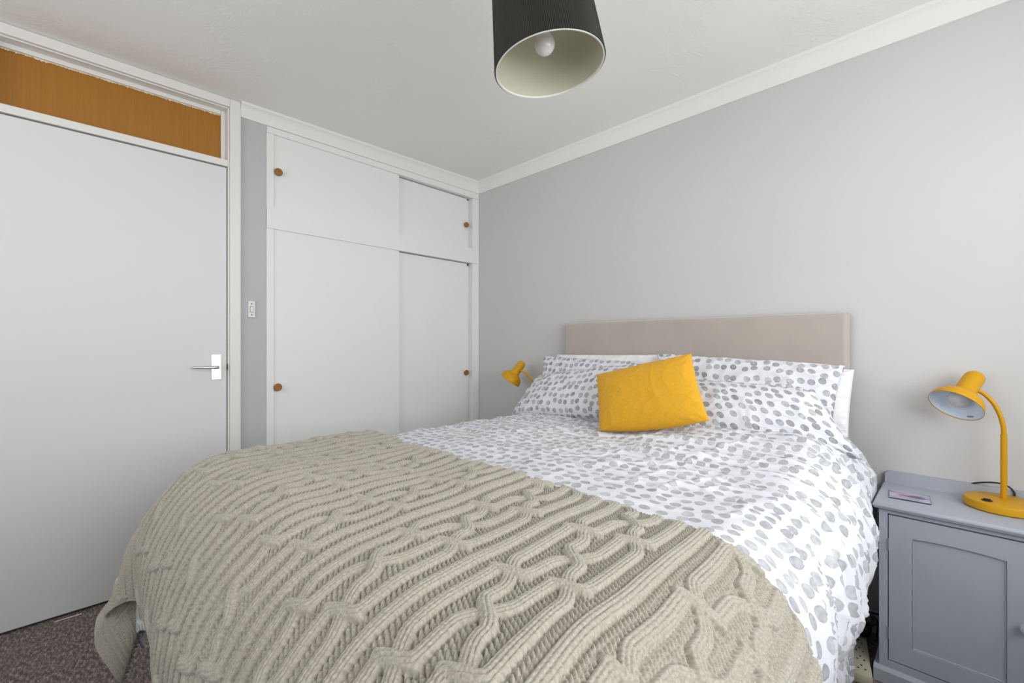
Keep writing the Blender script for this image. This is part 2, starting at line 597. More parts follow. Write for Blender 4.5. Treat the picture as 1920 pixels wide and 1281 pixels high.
# ------------------------------------------------------------ door, frame and transom (door_1)
D0, D1 = -2.415, -1.653          # hinge side, lock side
fr = MB()
for (y0, y1) in ((-1.641, -1.594), (-2.474, -2.427)):           # architrave posts
    fr.box(-.02, .016, y0, y1, 0, ZC - .001, .003)
fr.box(-.02, .016, -2.427, -1.641, 2.293, ZC - .001, .003)       # head
frame = tag(fr.build('door_1', M_gloss), label='white door frame with amber transom light above', kind='structure')
b = MB()
b.box(-.11, .004, -1.6485, -1.6412, 0, 2.2925, .002)            # lining edges
b.box(-.11, .004, -2.4268, -2.4195, 0, 2.2925, .002)
b.box(-.11, .004, -2.4195, -1.6485, 2.286, 2.2925, .002)
b.build('door_lining', M_gloss, frame)
MB().box(-.10, .004, -2.4195, -1.6485, 1.997, 2.030, .003).build('transom_bar', M_gloss, frame)
# glazing beads and amber pane, set back
gx = -.055
b = MB()
b.box(gx, gx + .016, -1.668, -1.6487, 2.030, 2.2858, .003)
b.box(gx, gx + .016, -2.4193, -2.400, 2.030, 2.2858, .003)
b.box(gx, gx + .016, -2.400, -1.668, 2.266, 2.2858, .003)
b.build('glazing_bead', M_gloss, frame)
MB().box(gx - .006, gx, -2.40, -1.66, 2.028, 2.272).build('amber_pane', M_amber, frame)
# ragged line of putty along the head of the pane
rng = random.Random(4)
pts_t, pts_b = [], []
N = 260
vv, ff = [], []
for i in range(N + 1):
    y = -2.40 + (.732) * i / N
    zt = 2.267
    zl = 2.2645 - .0045 * rng.random() ** 2 - (.003 if rng.random() < .12 else 0)
    vv += [(gx + .001, y, zt), (gx + .0035 + .002 * rng.random(), y, zt), (gx + .003 + .0015 * rng.random(), y, zl), (gx + .0005, y, zl)]
for i in range(N):
    for k in range(4):
        ff.append((i * 4 + k, i * 4 + (k + 1) % 4, (i + 1) * 4 + (k + 1) % 4, (i + 1) * 4 + k))
mk('putty_line', vv, ff, material('pale_putty', lin(232, 226, 196), .6, bump=(300, .5, .002)), frame)
# dark sheet behind the leaf, the gap's shade put into its colour
b = MB()
b.box(-.075, -.045, -2.4195, -1.6485, .02, 1.997)
MB().box(-.10, -.05, -2.4195, -1.6485, .0, .0045).build('threshold', M_track, frame)
leaf = MB().box(-.040, 0.0, D0, D1, .012, 1.990, .0018).build('door_leaf', M_door, frame)
MB().box(-.062, -.042, D0 - .004, D1 + .004, .006, 1.9965).build('gap_shade_sheet', M_track, frame)
# lever handle on a square plate
pl = MB().box(.0002, .0045, -1.7175, -1.6755, .936, 1.060, .0012).build('handle_plate', M_chrome, leaf)
hb = MB()
hb.tube([(.004, -1.697, .999), (.012, -1.697, .999)], .0125, 20)
hb.tube([(.010, -1.697, .999), (.045, -1.697, .999)], .008, 14)
hb.tube(spline([(.046, -1.695, .999), (.049, -1.712, .9995), (.047, -1.76, 1.0005), (.044, -1.795, 1.001)], 8), [.008] + [.0078] * 8 + [.007] * 8 + [.0058] * 8, 12)
hb.build('door_handle', M_metal, leaf, smooth=True)
MB().box(-.012, .0052, -1.6515, -1.6489, .985, 1.012).build('latch', M_track, frame)
# short white strip under the leaf, a glint of light put into its colour
MB().box(.018, .023, -2.25, -2.17, 0, .0022, .001).build('glint_strip', M_plastic, frame)

# ------------------------------------------------------------ light switch
ls = MB().box(0, .009, -1.5595, -1.527, 1.248, 1.332, .002).build('light_switch', M_plastic)
tag(ls, 'narrow white light switch on grey wall between door frame and cupboard', 'light switch')
mk('rocker', *(lambda m: (m.v, m.f))(MB().prism([(.0088, -1.5505), (.0125, -1.5505), (.0125, -1.5375), (.0088, -1.5375)], 2, 1.276, 1.304)), M_plastic, ls)
for z in (1.262, 1.318):
    MB().tube([(.0088, -1.544, z), (.0098, -1.544, z)], .0032, 12).build('screw', M_screw, ls)
MB().box(.0085, .0094, -1.5520, -1.5360, 1.274, 1.306).build('rocker_gap', M_screw, ls)

# ------------------------------------------------------------ fitted cupboard
cw = empty('fitted_cupboard', (-.3, -.74, 0), 'white fitted cupboard with two tiers of sliding doors in the corner', 'cupboard')
b = MB()
b.box(-.62, -.60, -1.466, -.002, .01, 2.262)      # back
b.box(-.60, -.02, -1.466, -1.450, .01, 2.262)
b.box(-.60, -.02, -.020, -.002, .01, 2.262)
b.box(-.60, -.02, -1.45, -.02, 1.75, 1.80)
b.box(-.60, -.02, -1.45, -.02, .01, .06)
b.box(-.60, -.02, -1.45, -.02, 2.24, 2.262)
b.build('carcass', M_cup, cw)
MB().box(-.09, .003, -1.473, -1.4368, .0, 1.7245, .002).build('post', M_cup, cw)
MB().box(-.09, .003, -1.473, -1.4368, 1.834, 2.2285, .002).build('post', M_cup, cw)
for (z0, z1) in ((.0, 1.7165), (1.827, 2.2065)):
    q = MB().box(-.09, .003, -.062, -.0015, z0, z1, .002)
    q.build('post', M_cup, cw)
    MB().box(.0025, .0065, -.0345, -.0015, z0 + .001, z1 - .001, .0015).build('post_bead', M_cup, cw)
def sloprail(name, zl0, zl1, zr0, zr1, x1):
    # a rail whose height drifts a little from the left end to the right, as the house does
    m = MB()
    m.add([(-.09, -1.4725, zl0), (x1, -1.4725, zl0), (x1, -.002, zr0), (-.09, -.002, zr0),
           (-.09, -1.4725, zl1), (x1, -1.4725, zl1), (x1, -.002, zr1), (-.09, -.002, zr1)],
          [(0, 3, 2, 1), (4, 5, 6, 7), (0, 1, 5, 4), (1, 2, 6, 5), (2, 3, 7, 6), (3, 0, 4, 7)])
    return m.build(name, M_cup, cw)
sloprail('top_rail', 2.2285, 2.2610, 2.2065, 2.2490, .0065)
sloprail('middle_rail', 1.7245, 1.834, 1.7165, 1.827, .0065)
MB().box(-.09, .010, -1.4368, -.062, 0, .07, .002).build('bottom_rail', M_cup, cw)
for (z0, z1) in ((1.700, 1.7225), (2.196, 2.222)):     # dark running tracks behind the rails
    MB().box(-.085, -.0495, -1.436, -.0625, z0, z1 + .004).build('track', M_track, cw)
MB().box(-.085, -.045, -.088, -.0622, .07, 1.7).build('inner_stop', M_cup, cw)
MB().box(-.085, -.045, -.088, -.0622, 1.83, 2.196).build('inner_stop', M_cup, cw)


def knob(x, y, z, par, rot=0.0):
    m = MB()
    m.lathe([(.0, -.003), (.009, -.003), (.008, .006), (.014, .009), (.0195, .014), (.0205, .019), (.018, .024), (.011, .0255), (.006, .0245), (.0, .0245)], (x, y, z), (1, 0, 0), 22)
    for a in range(3):
        m.lathe([(.0035, .0243), (.0032, .0262), (.0, .0262)], (x, y + .006 * math.cos(a * 2.1 + rot), z + .006 * math.sin(a * 2.1 + rot)), (1, 0, 0), 8)
    m.build('knob', M_knob, par, smooth=True)


def sdoor(x, y0, y1, z0, z1, ky, kz, lab):
    lo = 2.2285 if z1 > 2 else 1.7245
    hi = 2.2065 if z1 > 2 else 1.7165
    zt = [lo + (hi - lo) * (y + 1.4725) / 1.4705 + z1 - (2.2 if z1 > 2 else 1.7) for y in (y0, y1)]
    d = MB().add([(a, b_, c_) for a in (x - .018, x) for b_, c_ in ((y0, z0), (y1, z0), (y1, zt[1]), (y0, zt[0]))],
                 [(0, 1, 2, 3), (7, 6, 5, 4), (0, 4, 5, 1), (1, 5, 6, 2), (2, 6, 7, 3), (3, 7, 4, 0)]).build('sliding_door', M_cup, cw)
    d['label'] = lab
    knob(x, ky, kz, d, ky)
    return d


sdoor(-.004, -1.4355, -.682, 1.80, 2.2055, -1.417, 2.03, 'upper left sliding door, in front')
sdoor(-.030, -.72, -.090, 1.80, 2.194, -.108, 2.000, 'upper right sliding door, set back')
sdoor(-.004, -1.4355, -.682, .06, 1.702, -1.420, .88, 'lower left sliding door, in front')
sdoor(-.030, -.72, -.090, .06, 1.6955, -.108, .893, 'lower right sliding door, set back')

# ------------------------------------------------------------ bed
bed = empty('bed', (1.57, -1.0, 0), 'double bed with low taupe upholstered headboard against the grey wall', 'bed')
MB().box(.885, 2.255, -1.985, -.085, .06, .34, .02).build('bed_base', M_base, bed)
for (x, y) in ((.95, -1.92), (2.19, -1.92), (.95, -.16), (2.19, -.16)):
    MB().lathe([(0, .0), (.022, .0), (.026, .03), (.028, .065)], (x, y, 0), (0, 0, 1), 16).build('leg', M_black, bed, smooth=True)
MB().box(.88, 2.26, -1.99, -.08, .34, .60, .05, 4).build('mattress', M_matt, bed)
# headboard: padded panel with soft edges
def padded(x0, x1, z0, z1, yb, yf, r, nx=90, nz=40):
    a = np.linspace(0, 1, nx); c_ = np.linspace(0, 1, nz)
    X, Z = np.meshgrid(x0 + (x1 - x0) * (0.5 - 0.5 * np.cos(a * PI)), z0 + (z1 - z0) * (0.5 - 0.5 * np.cos(c_ * PI)), indexing='ij')
    dx = np.minimum(X - x0, x1 - X); dz = np.minimum(Z - z0, z1 - Z)
    ex = np.clip(1 - dx / r, 0, 1); ez = np.clip(1 - dz / r, 0, 1)
    k = np.sqrt(np.clip(1 - ex ** 2 - ez ** 2, 0, 1))
    Y = yb + (yf - yb) * (0.45 + 0.55 * k)
    Y = Y + np.where(k > .99, .0016 * perlin(X * 3, Z * 5, 3), 0)
    # round the corners of the outline
    rc = .012
    cx = np.where(X < (x0 + x1) / 2, x0 + rc, x1 - rc); cz = np.where(Z < (z0 + z1) / 2, z0 + rc, z1 - rc)
    inc = ((X - cx) * np.where(X < (x0 + x1) / 2, -1, 1) > 0) & ((Z - cz) * np.where(Z < (z0 + z1) / 2, -1, 1) > 0)
    d = np.hypot(X - cx, Z - cz); s = np.where(inc & (d > rc), rc / np.maximum(d, 1e-6), 1)
    X = np.where(inc, cx + (X - cx) * s, X); Z = np.where(inc, cz + (Z - cz) * s, Z)
    V = np.stack([X, Y, Z], -1).reshape(-1, 3)
    Fc = grid_faces(nx, nz)
    # skirt back to the board
    ring = [i * nz for i in range(nx)] + [(nx - 1) * nz + j for j in range(1, nz)] + [i * nz + nz - 1 for i in range(nx - 2, -1, -1)] + [j for j in range(nz - 2, 0, -1)]
    base = V[ring].copy(); base[:, 1] = yb
    V2 = np.vstack([V, base]); nb = len(V)
    m = len(ring)
    sk_ = np.array([[ring[i], nb + i, nb + (i + 1) % m, ring[(i + 1) % m]] for i in range(m)])
    return V2, np.vstack([Fc, sk_])
V, Fc = padded(.878, 2.272, .62, 1.238, -.022, -.068, .014)
hbd = mk('headboard', V, Fc, M_head, bed, smooth=True)
# piping along the front edge
pz, px0, px1 = 1.2345, .882, 2.268
MB().tube([(px0, -.050, .63), (px0, -.050, pz - .01), (px0 + .003, -.050, pz - .003), (px0 + .01, -.050, pz), (px1 - .01, -.050, pz), (px1 - .003, -.050, pz - .003), (px1, -.050, pz - .01), (px1, -.050, .63)],   .0026, 8).build('piping', M_pipe, hbd, smooth=True)
MB().box(.885, 2.265, -.022, -.004, .62, 1.228, .002).build('headboard_backing', M_base, hbd)

# ---- cloth over the bed
ZT = .742
def drape(a, b, p, fin=0.0, rnd=0.0):
    """cloth metres (a across, b along) -> point on the covered bed and outward normal, drop length"""
    e = np.maximum(a - p['xR'], 0) - np.maximum(p['xL'] - a, 0)
    d = np.maximum(p['yF'] - b, 0)
    r = np.hypot(e, d) + 1e-9
    w_ = (d / r) ** 2
    r = r * (1 - rnd * 4 * w_ * (1 - w_))
    right = e > 0
    so = np.where(right, p['oR'], p['oL']); sd = np.where(right, p['dR'], p['dL'])
    ro = w_ * p['oF'] + (1 - w_) * so
    rd = w_ * p['dF'] + (1 - w_) * sd
    Lq = PI / 2 * np.sqrt((ro ** 2 + rd ** 2) / 2)
    t = np.minimum(r / Lq, 1) * PI / 2
    out = ro * np.sin(t); down = rd * (1 - np.cos(t))
    ext = np.maximum(r - Lq, 0)
    cc = 4 * w_ * (1 - w_)
    left = (~right) & (r > 1e-6)
    lean = fin * cc ** 1.2 * left
    tuck = p['tuck'] * (1 - cc) * np.sin(np.clip(ext / .24, 0, 1) * PI / 2) ** 2 * np.where(w_ > .5, .6, 1.0)
    nx = e / np.hypot(e, d).clip(1e-9); ny = -d / np.hypot(e, d).clip(1e-9)
    # the loose corner swings towards the foot
    fx = nx * (1 - cc * left * (fin > 0)) + (-.42) * cc * left * (fin > 0)
    fy = ny * (1 - cc * left * (fin > 0)) + (-.90) * cc * left * (fin > 0)
    x = np.clip(a, p['xL'], p['xR']) + nx * (out - tuck) + fx * np.sin(lean) * ext
    y = np.maximum(b, p['yF']) + ny * (out - tuck) + fy * np.sin(lean) * ext
    z = p['zT'] - down - ext * np.cos(lean)
    n = np.stack([nx * np.sin(t), ny * np.sin(t), np.cos(t)], -1)
    n[..., 2] = np.maximum(n[..., 2], 0.0)
    s = np.stack([ro * 0 + 1, ro * 0 + 1, ro * 0 + 1], -1)
    return np.stack([x, y, z], -1), n, r, ext, t


BASE = dict(xL=.95, xR=2.205, yF=-1.825, oL=.15, dL=.20, oR=.186, dR=.22, oF=.225, dF=.265, zT=ZT, tuck=.045)


def und(a, b):
    """slow heave of the quilt, shared by quilt and throw"""
    return .010 * perlin(a * 2.1 + 5, b * 2.4, 11) + .006 * perlin(a * 5 + 1, b * 5.5, 12)


def normals(P):
    n = np.cross(np.gradient(P, axis=0), np.gradient(P, axis=1))
    return n / np.linalg.norm(n, axis=2, keepdims=True).clip(1e-9)


def rimmed(Pg, Ng, UVg, thick, deep=True):
    """cloth grid with its border turned under, so that the hem has thickness"""
    nu, nv = Pg.shape[:2]
    idx = [i * nv for i in range(nu)] + [(nu - 1) * nv + j for j in range(1, nv)] + [i * nv + nv - 1 for i in range(nu - 2, -1, -1)] + [j for j in range(nv - 2, 0, -1)]
    V = Pg.reshape(-1, 3); N_ = Ng.reshape(-1, 3); U_ = UVg.reshape(-1, 2)
    vi, vj = np.divmod(np.array(idx), nv)
    ii = np.clip(vi, 6, nu - 7); jj = np.clip(vj, 6, nv - 7)
    inner = Pg[ii, jj] - Ng[ii, jj] * thick
    ring1 = V[idx] - N_[idx] * thick
    m = len(idx); n0 = len(V)
    V2 = np.vstack([V, ring1, inner]); U2 = np.vstack([U_, U_[idx], U_[idx]])
    a = np.arange(m); b = (a + 1) % m
    ia = np.array(idx)
    f1 = np.stack([ia[a], n0 + a, n0 + b, ia[b]], -1)
    f2 = np.stack([n0 + a, n0 + m + a, n0 + m + b, n0 + b], -1)
    return V2, np.vstack([grid_faces(nu, nv), f1] + ([f2] if deep else [])), U2


# duvet
na, nb_ = 460, 460
A, B = np.meshgrid(np.linspace(.95 - .52, 2.205 + .80, na), np.linspace(-2.42, -.13, nb_), indexing='ij')
P, Nn, r, ext, t = drape(A, B, BASE, rnd=.20)
lfd = (A < .95) & (B < -1.825)
cw = np.sin(2 * np.arctan2(np.maximum(.95 - A, 0), np.maximum(-1.825 - B, 0) + 1e-9)) ** 2 * lfd * sstep(0, .16, ext)
P[..., 1] -= .085 * cw
P[..., 0] += .025 * cw
side = sstep(2.20, 2.40, A)
hd = sstep(-1.45, -.95, B)                      # wrinkles away from the throw
wx = A + .05 * perlin(A * 3, B * 3, 21)
wy = B + .05 * perlin(A * 2.5 + 9, B * 2.5, 22) + .12 * np.maximum(A - 2.1, 0)
h = und(A, B)
cross = ridged(wx * 1.6, wy * 9.0, 23) ** 3 * .011 * (0.35 + .65 * sstep(-1.15, -.75, B))
cross2 = ridged(wx * 3.0 + 4, wy * 17.0, 24) ** 3 * .005 * (0.4 + .6 * sstep(-1.2, -.8, B))
diag = ridged((wx + wy) * 3.5, (wx - wy) * 6.0 + 7, 25) ** 4 * .006
fine = perlin(A * 22, B * 26, 26) * .0012 + perlin(A * 45, B * 50, 27) * .0006
h = h + (cross + cross2 + diag) * (.6 + .4 * sstep(1.3, 1.9, A)) * (.12 + .88 * hd) + fine
# falling folds on the near side
fold = side * (.016 * perlin(wy * 7.5 + 3 + .3 * A, A * 1.1, 28) + .010 * ridged(wy * 12 + .8 * A, A * 1.6, 29) ** 2 + .004 * perlin(wy * 30, A * 4, 30) + .008 * ridged(wy * 19 + 1.5 * A, A * 2.2, 61) ** 3)
h = h + fold * (.15 + .85 * sstep(-1.38, -1.15, B))
# small rise where the quilt is pulled up on the pillows
# near side swells more towards the middle of the bed
P[..., 0] += side * (-.030 * sstep(-.9, -.15, B) + .004 - .048 * sstep(.02, .24, ext) * sstep(-1.25, -.8, B))
P[..., 2] += .048 * sstep(-.95, -.45, B) * sstep(1.45, 1.95, A) * (1 - .6 * side)
# lower near edge kicks out again, then hangs
P[..., 0] += sstep(.26, .38, ext) * side * .030 * (1 + .5 * np.sin(B * 9))
hem = .02 * perlin(B * 4, A * 0, 31) * sstep(.3, .42, ext)
P[..., 2] += hem
Nn = normals(P)
Pd = P + Nn * h[..., None]
# pressed flat where it meets the bedside cabinet
lim = 2.366 + .10 * sstep(.33, .44, -Pd[..., 1])
Pd[..., 0] = np.minimum(Pd[..., 0], lim)
V, Fq, UV = rimmed(Pd, Nn, np.stack([A, B], -1), .006, False)
duvet = mk('duvet', V, Fq, M_dots, smooth=True, uvs=UV)
tag(duvet, 'white duvet printed with grey watercolour dots spread over the bed', 'duvet')

# ------------------------------------------------------------ knitted throw
PITCH = .0465
SL = .0088
b_top = -1.338
na, nb_ = 1800, 500
a1 = np.linspace(.95 - .46, 2.205 + .60, na)
b1 = np.linspace(-1.825 - .470, b_top, nb_)
A, B = np.meshgrid(a1, b1, indexing='ij')
# the cloth is a little pulled out of true
Uc = A + .016 * perlin(A * 2.2, B * 2.6, 41) + .006 * perlin(A * 6, B * 7, 42) + .07 * (B - b_top)
Vc = B + .010 * perlin(A * 2.0 + 3, B * 2.0, 43)
v1 = np.linspace(b1.min() - .05, b_top + .05, 900)


def lattice_tracks():
    """list of (centre(v), height(v)) for every rope of the cloth"""
    out = []
    nunit = 13
    for uidx in range(nunit):
        x0 = .36 + uidx * 5 * PITCH
        out.append((np.full_like(v1, x0), np.zeros_like(v1), 1.0))
        pos = [x0 + PITCH * k for k in (1, 2, 3, 4)]
        tr = [np.full_like(v1, q) for q in pos]
        hg = [np.zeros_like(v1) for _ in pos]
        slot = [0, 1, 2, 3]                       # rope in each slot, walking from foot to head
        per = .196
        ev = []
        k0 = math.floor(v1[0] / per) - 1
        for k in range(k0, k0 + 12):
            base = k * per + (uidx % 2) * .03
            ev += [(base, 0, 1), (base + .030, 2, 3), (base + .106, 1, -1)]
        ev.sort()
        for (vc, s, sgn) in ev:
            if vc < v1[0] or vc > v1[-1]: continue
            i, j = slot[s], slot[s + 1]
            over, under = (i, j) if sgn > 0 else (j, i)
            for rope, wdt, o_ in ((over, .030 if s != 1 else .05, True), (under, .085, False)):
                d_ = (pos[s + 1] - pos[s]) * (1 if rope == i else -1)
                tr[rope] = tr[rope] + d_ * sstep(vc - wdt / 2, vc + wdt / 2, v1)
                if o_:
                    hg[rope] = hg[rope] + np.exp(-((v1 - vc) / (wdt * .55)) ** 2)
                else:
                    hg[rope] = hg[rope] - .25 * np.exp(-((v1 - vc) / .02) ** 2)
            slot[s], slot[s + 1] = j, i
        for q, g in zip(tr, hg):
            out.append((q, g, .92))
    return out


H = np.zeros_like(A)
EDGE = np.full_like(A, 1.0)        # distance to nearest rope edge
HW = .0136
# purl ground between the ropes: rows of little bars
ph = Vc / SL
col = Uc / .0094
cf = col - np.floor(col)
bar = np.sin(2 * PI * (ph + .80 * cf + .50 * np.floor(col))) * .5 + .5
ground = -.0026 + .0066 * bar ** .7 * (.62 + .38 * np.sin(PI * cf) ** .6)
best = np.full_like(A, -1.0)
lo_u = Uc.min(axis=1); hi_u = Uc.max(axis=1)
for (ctr, hg, wf) in lattice_tracks():
    c0, c1 = ctr.min() - .03, ctr.max() + .03
    sel = np.where((hi_u > c0) & (lo_u < c1))[0]
    if len(sel) == 0: continue
    i0, i1 = sel[0], sel[-1] + 1
    U_, V_ = Uc[i0:i1], Vc[i0:i1]
    cc_ = np.interp(V_, v1, ctr)
    gg = np.interp(V_, v1, hg)
    slope = np.interp(V_, v1, np.gradient(ctr, v1))
    cs = 1 / np.sqrt(1 + slope ** 2)
    x = (U_ - cc_) * cs / (HW * wf)
    ax_ = np.abs(x)
    ins = ax_ < 1
    body = np.sqrt(np.clip(1 - ax_ ** 3.4, 0, 1))
    # V stitches: 4 columns, two legs each slanting
    q = (x * .5 + .5) * 4
    fr_ = q - np.floor(q)
    sv = V_ / (SL * np.maximum(cs, .35))
    leg = np.abs(fr_ - .5) * 2
    st = (np.sin(2 * PI * (sv + .45 * leg)) * .5 + .5) ** .7
    groove = np.sin(PI * fr_) ** .42
    hh = body * (.0036 + .0044 * np.clip(gg, -.5, 1)) + ins * body * (.0050 * groove * (.74 + .26 * st))
    cur = best[i0:i1]
    take = ins & (hh > cur)
    best[i0:i1] = np.where(take, hh, cur)
    # deep ladder holes hugging the rope edge
    dist = (ax_ - 1) * HW
    hole = np.exp(-((dist - .0022) / .0022) ** 2) * (.5 - .5 * np.sin(2 * PI * V_ / SL)) * (~ins)
    e_ = EDGE[i0:i1]
    EDGE[i0:i1] = np.minimum(e_, 1 - hole)
H = np.where(best > 0, best, ground - .0050 * (1 - EDGE))
# plain ribbed border at the left side and rolled edge at the head end
ru, rl = 2.205 + .60, .95 - .46
bord = 1 - sstep(.0, .012, A - (rl + .045))
rib = np.abs(np.sin(PI * (A - rl) / .0115)) ** .8 * .004 + .0006 * np.sin(2 * PI * B / .006)
H = H * (1 - bord) + rib * bord
# head-end edge: ropes end in loops, cloth thins and turns down
edge_n = .006 * perlin(A * 9, A * 0, 44) + .003 * np.abs(np.sin(PI * Uc / PITCH)) + .004
de = b_top - B
wave = 1 - sstep(.0, .020, de)
H = H * (1 - .55 * wave) + .0016 * wave * (np.sin(2 * PI * A / .0095) * .5 + .5)

hemd = np.minimum(A - a1[0], B - b1[0])
H = H * (.25 + .75 * sstep(.002, .016, hemd))
TH = dict(BASE)
P, Nn, r, ext, t = drape(A, B, TH)
off = .0185 * (1 - sstep(-.018, .0, B - b_top) * .80)
off = off + .004
# folds in the parts that hang
lf = (A < .95) & (B < -1.825)
e_ = np.maximum(.95 - A, 0); d_ = np.maximum(-1.825 - B, 0)
phi = np.arctan2(e_, d_ + 1e-9)
cz = sstep(.02, .28, ext)
def hermite(xq, xs, ys):
    xs, ys = np.array(xs, float), np.array(ys, float)
    m = np.gradient(ys, xs)
    k = np.clip(np.searchsorted(xs, xq) - 1, 0, len(xs) - 2)
    hh_ = xs[k + 1] - xs[k]; t_ = (xq - xs[k]) / hh_
    return ((2 * t_ ** 3 - 3 * t_ ** 2 + 1) * ys[k] + (t_ ** 3 - 2 * t_ ** 2 + t_) * hh_ * m[k] + (-2 * t_ ** 3 + 3 * t_ ** 2) * ys[k + 1] + (t_ ** 3 - t_ ** 2) * hh_ * m[k + 1])
# the loose corner stands out as a folded flap
pd_ = np.degrees(phi)
rh = np.minimum(.46 / np.maximum(np.sin(phi), 1e-3), .470 / np.maximum(np.cos(phi), 1e-3))
sf = np.clip((r - .20) / (rh - .20), 0, 1) ** 1.15 * lf
P[..., 0] += sf * hermite(pd_, [0, 10, 22, 35, 45, 58, 72, 82, 90], [0, -.010, -.025, -.010, .030, .0, -.03, -.02, 0])
P[..., 1] += sf * hermite(pd_, [0, 10, 22, 35, 45, 58, 72, 82, 90], [0, -.035, -.092, -.132, -.150, -.235, -.215, -.09, 0])
P[..., 2] += sf ** 2 * hermite(pd_, [0, 15, 30, 45, 60, 75, 90], [0, .0, -.02, -.045, -.02, 0, 0])
H = H * (1 - .45 * sstep(.02, .4, sf))
P[..., 1] += -sstep(0, .15, ext) * .010 * np.sin(A * 13 + 1) * (B < -1.825) * (A >= .95)
P[..., 1] += (edge_n * 1.0)[...] * wave
h = und(A, B) + off + H
Nn = normals(P)
Pt = P + Nn * h[..., None]
V, Fq, UV = rimmed(Pt, Nn, np.stack([A, B], -1), .005, False)
throw = mk('knitted_throw', V, Fq, M_throw, smooth=True, uvs=UV)
tag(throw, 'chunky cable knitted greige throw across the foot of the bed', 'throw')


# ------------------------------------------------------------ pillows and cushion
CAM = np.array([2.56, -2.20, 1.12])
def at(u, v, y):
    """world point on the plane y = const that the photograph shows at pixel (u, v)"""
    s_ = 2 ** -.5
    d = np.array([-s_, s_, 0]) + np.array([s_, s_, 0]) * (u - 960) / 826. - np.array([0, 0, 1.]) * (v - 642) / 826.
    return CAM + d * ((y - CAM[1]) / d[1])


def pillow(name, TL, TR, BR, BL, thick, mat, label, cat, group=None, seed=1, back=.5, pinch=.035, wrinkle=.004, n=90, sag=0.0, uvo=(0, 0), expo=.42, puff_bias=0.0, belly=0.0):
    TL, TR, BR, BL = [np.asarray(p, float) for p in (TL, TR, BR, BL)]
    s = np.linspace(-1, 1, n); s = np.sin(s * PI / 2) * .35 + s * .65
    U, W = np.meshgrid(s, s, indexing='ij')       # U: left-right, W: bottom-top
    # outline drawn in between the corners
    pu = U * (1 - pinch * (1 - U ** 2) * 0 - pinch * (1 - W ** 2)) 
    pw = W * (1 - pinch * 1.3 * (1 - U ** 2))
    fu, fw = (pu + 1) / 2, (pw + 1) / 2
    Q = ((BL[None, None] * (1 - fu[..., None]) + BR[None, None] * fu[..., None]) * (1 - fw[..., None])
         + (TL[None, None] * (1 - fu[..., None]) + TR[None, None] * fu[..., None]) * fw[..., None])
    Q[..., 2] -= belly * ((1 - U ** 2) * (1 - fw) ** 2)
    nrm = np.cross(TR - TL + BR - BL, TL - BL + TR - BR); nrm /= np.linalg.norm(nrm)
    if nrm[1] > 0: nrm = -nrm
    prof_ = ((1 - np.abs(U) ** 2.6) * (1 - np.abs(W) ** 2.6)).clip(0) ** expo
    asym = 1 + puff_bias * W
    wd = np.linalg.norm(TR - TL); hg_ = np.linalg.norm(TL - BL)
    X, Y = U * wd / 2, W * hg_ / 2
    wr = wrinkle * (ridged(X * 5 + seed, Y * 7, seed) ** 3 * 1.6 + ridged((X + Y) * 8, (X - Y) * 10 + seed, seed + 1) ** 4 + .6 * perlin(X * 9, Y * 9, seed + 2))
    # radial gathers at the corners
    cr_ = np.maximum(0, np.abs(U) + np.abs(W) - 1.25) * 1.2
    ang = np.arctan2(1.08 - np.abs(W), 1.08 - np.abs(U))
    wr = wr + wrinkle * cr_ * np.sin(ang * 14 + seed) * 1.3
    wr = wr * np.minimum(1, prof_ * 3)
    front = Q + nrm * (prof_ * thick * (1 - back) * asym + wr)[..., None]
    backs = Q - nrm * (prof_ * thick * back)[..., None]
    if sag:
        g = sag * (1 - (fw))[..., None] * np.array([0, 0, -1.0]) * (prof_[..., None])
        front = front + g
    V = np.vstack([front.reshape(-1, 3), backs.reshape(-1, 3)])
    Fc = grid_faces(n, n)
    Fb = Fc[:, ::-1] + n * n
    du = np.linalg.norm(np.diff(front, axis=0), axis=2); dv = np.linalg.norm(np.diff(front, axis=1), axis=2)
    X = np.vstack([np.zeros((1, n)), np.cumsum(du, 0)]); X = X - X[n // 2]
    Y = np.hstack([np.zeros((n, 1)), np.cumsum(dv, 1)]); Y = Y - Y[:, n // 2][:, None]
    uv = np.stack([X + uvo[0], Y + uvo[1]], -1).reshape(-1, 2)
    uvs = np.vstack([uv, uv + 3])
    o = mk(name, V, np.vstack([Fc, Fb]), mat, smooth=True, uvs=uvs)
    me = o.data
    bm = bmesh.new(); bm.from_mesh(me)
    bmesh.ops.remove_doubles(bm, verts=bm.verts, dist=.00005)
    bmesh.ops.recalc_face_normals(bm, faces=bm.faces)
    bm.to_mesh(me); bm.free()
    me.polygons.foreach_set('use_smooth', [True] * len(me.polygons))
    tag(o, label, cat, group)
    return o


# plain white pillows against the headboard
pillow('pillow', at(1044, 665, -.115), at(1262, 665, -.115), (1.58, -.17, .74), (.90, -.17, .74), .09, M_white,
       'plain white pillow mostly hidden behind the left dotted pillows', 'pillow', 'plain white pillows', seed=5, pinch=.012)
pillow('pillow', at(1345, 690, -.115), at(1602, 693, -.115), at(1590, 822, -.19), (1.66, -.20, .74), .10, M_white,
       'plain white pillow showing at the right end, behind the dotted pillows', 'pillow', 'plain white pillows', seed=8, pinch=.012, wrinkle=.005)
# dotted pillows standing behind
pillow('pillow', at(1020, 668, -.16), at(1262, 683, -.17), (1.585, -.27, .77), at(1013, 745, -.26), .11, M_dots_p,
       'dotted pillow standing at the back on the left side of the bed', 'pillow', 'grey dotted pillows', seed=14, pinch=.02, uvo=(.3, .2))
pillow('pillow', at(1232, 663, -.17), at(1585, 686, -.15), at(1560, 800, -.25), (1.62, -.29, .78), .11, M_dots_p,
       'dotted pillow standing at the back on the right side of the bed', 'pillow', 'grey dotted pillows', seed=17, pinch=.018, uvo=(1.3, .7))
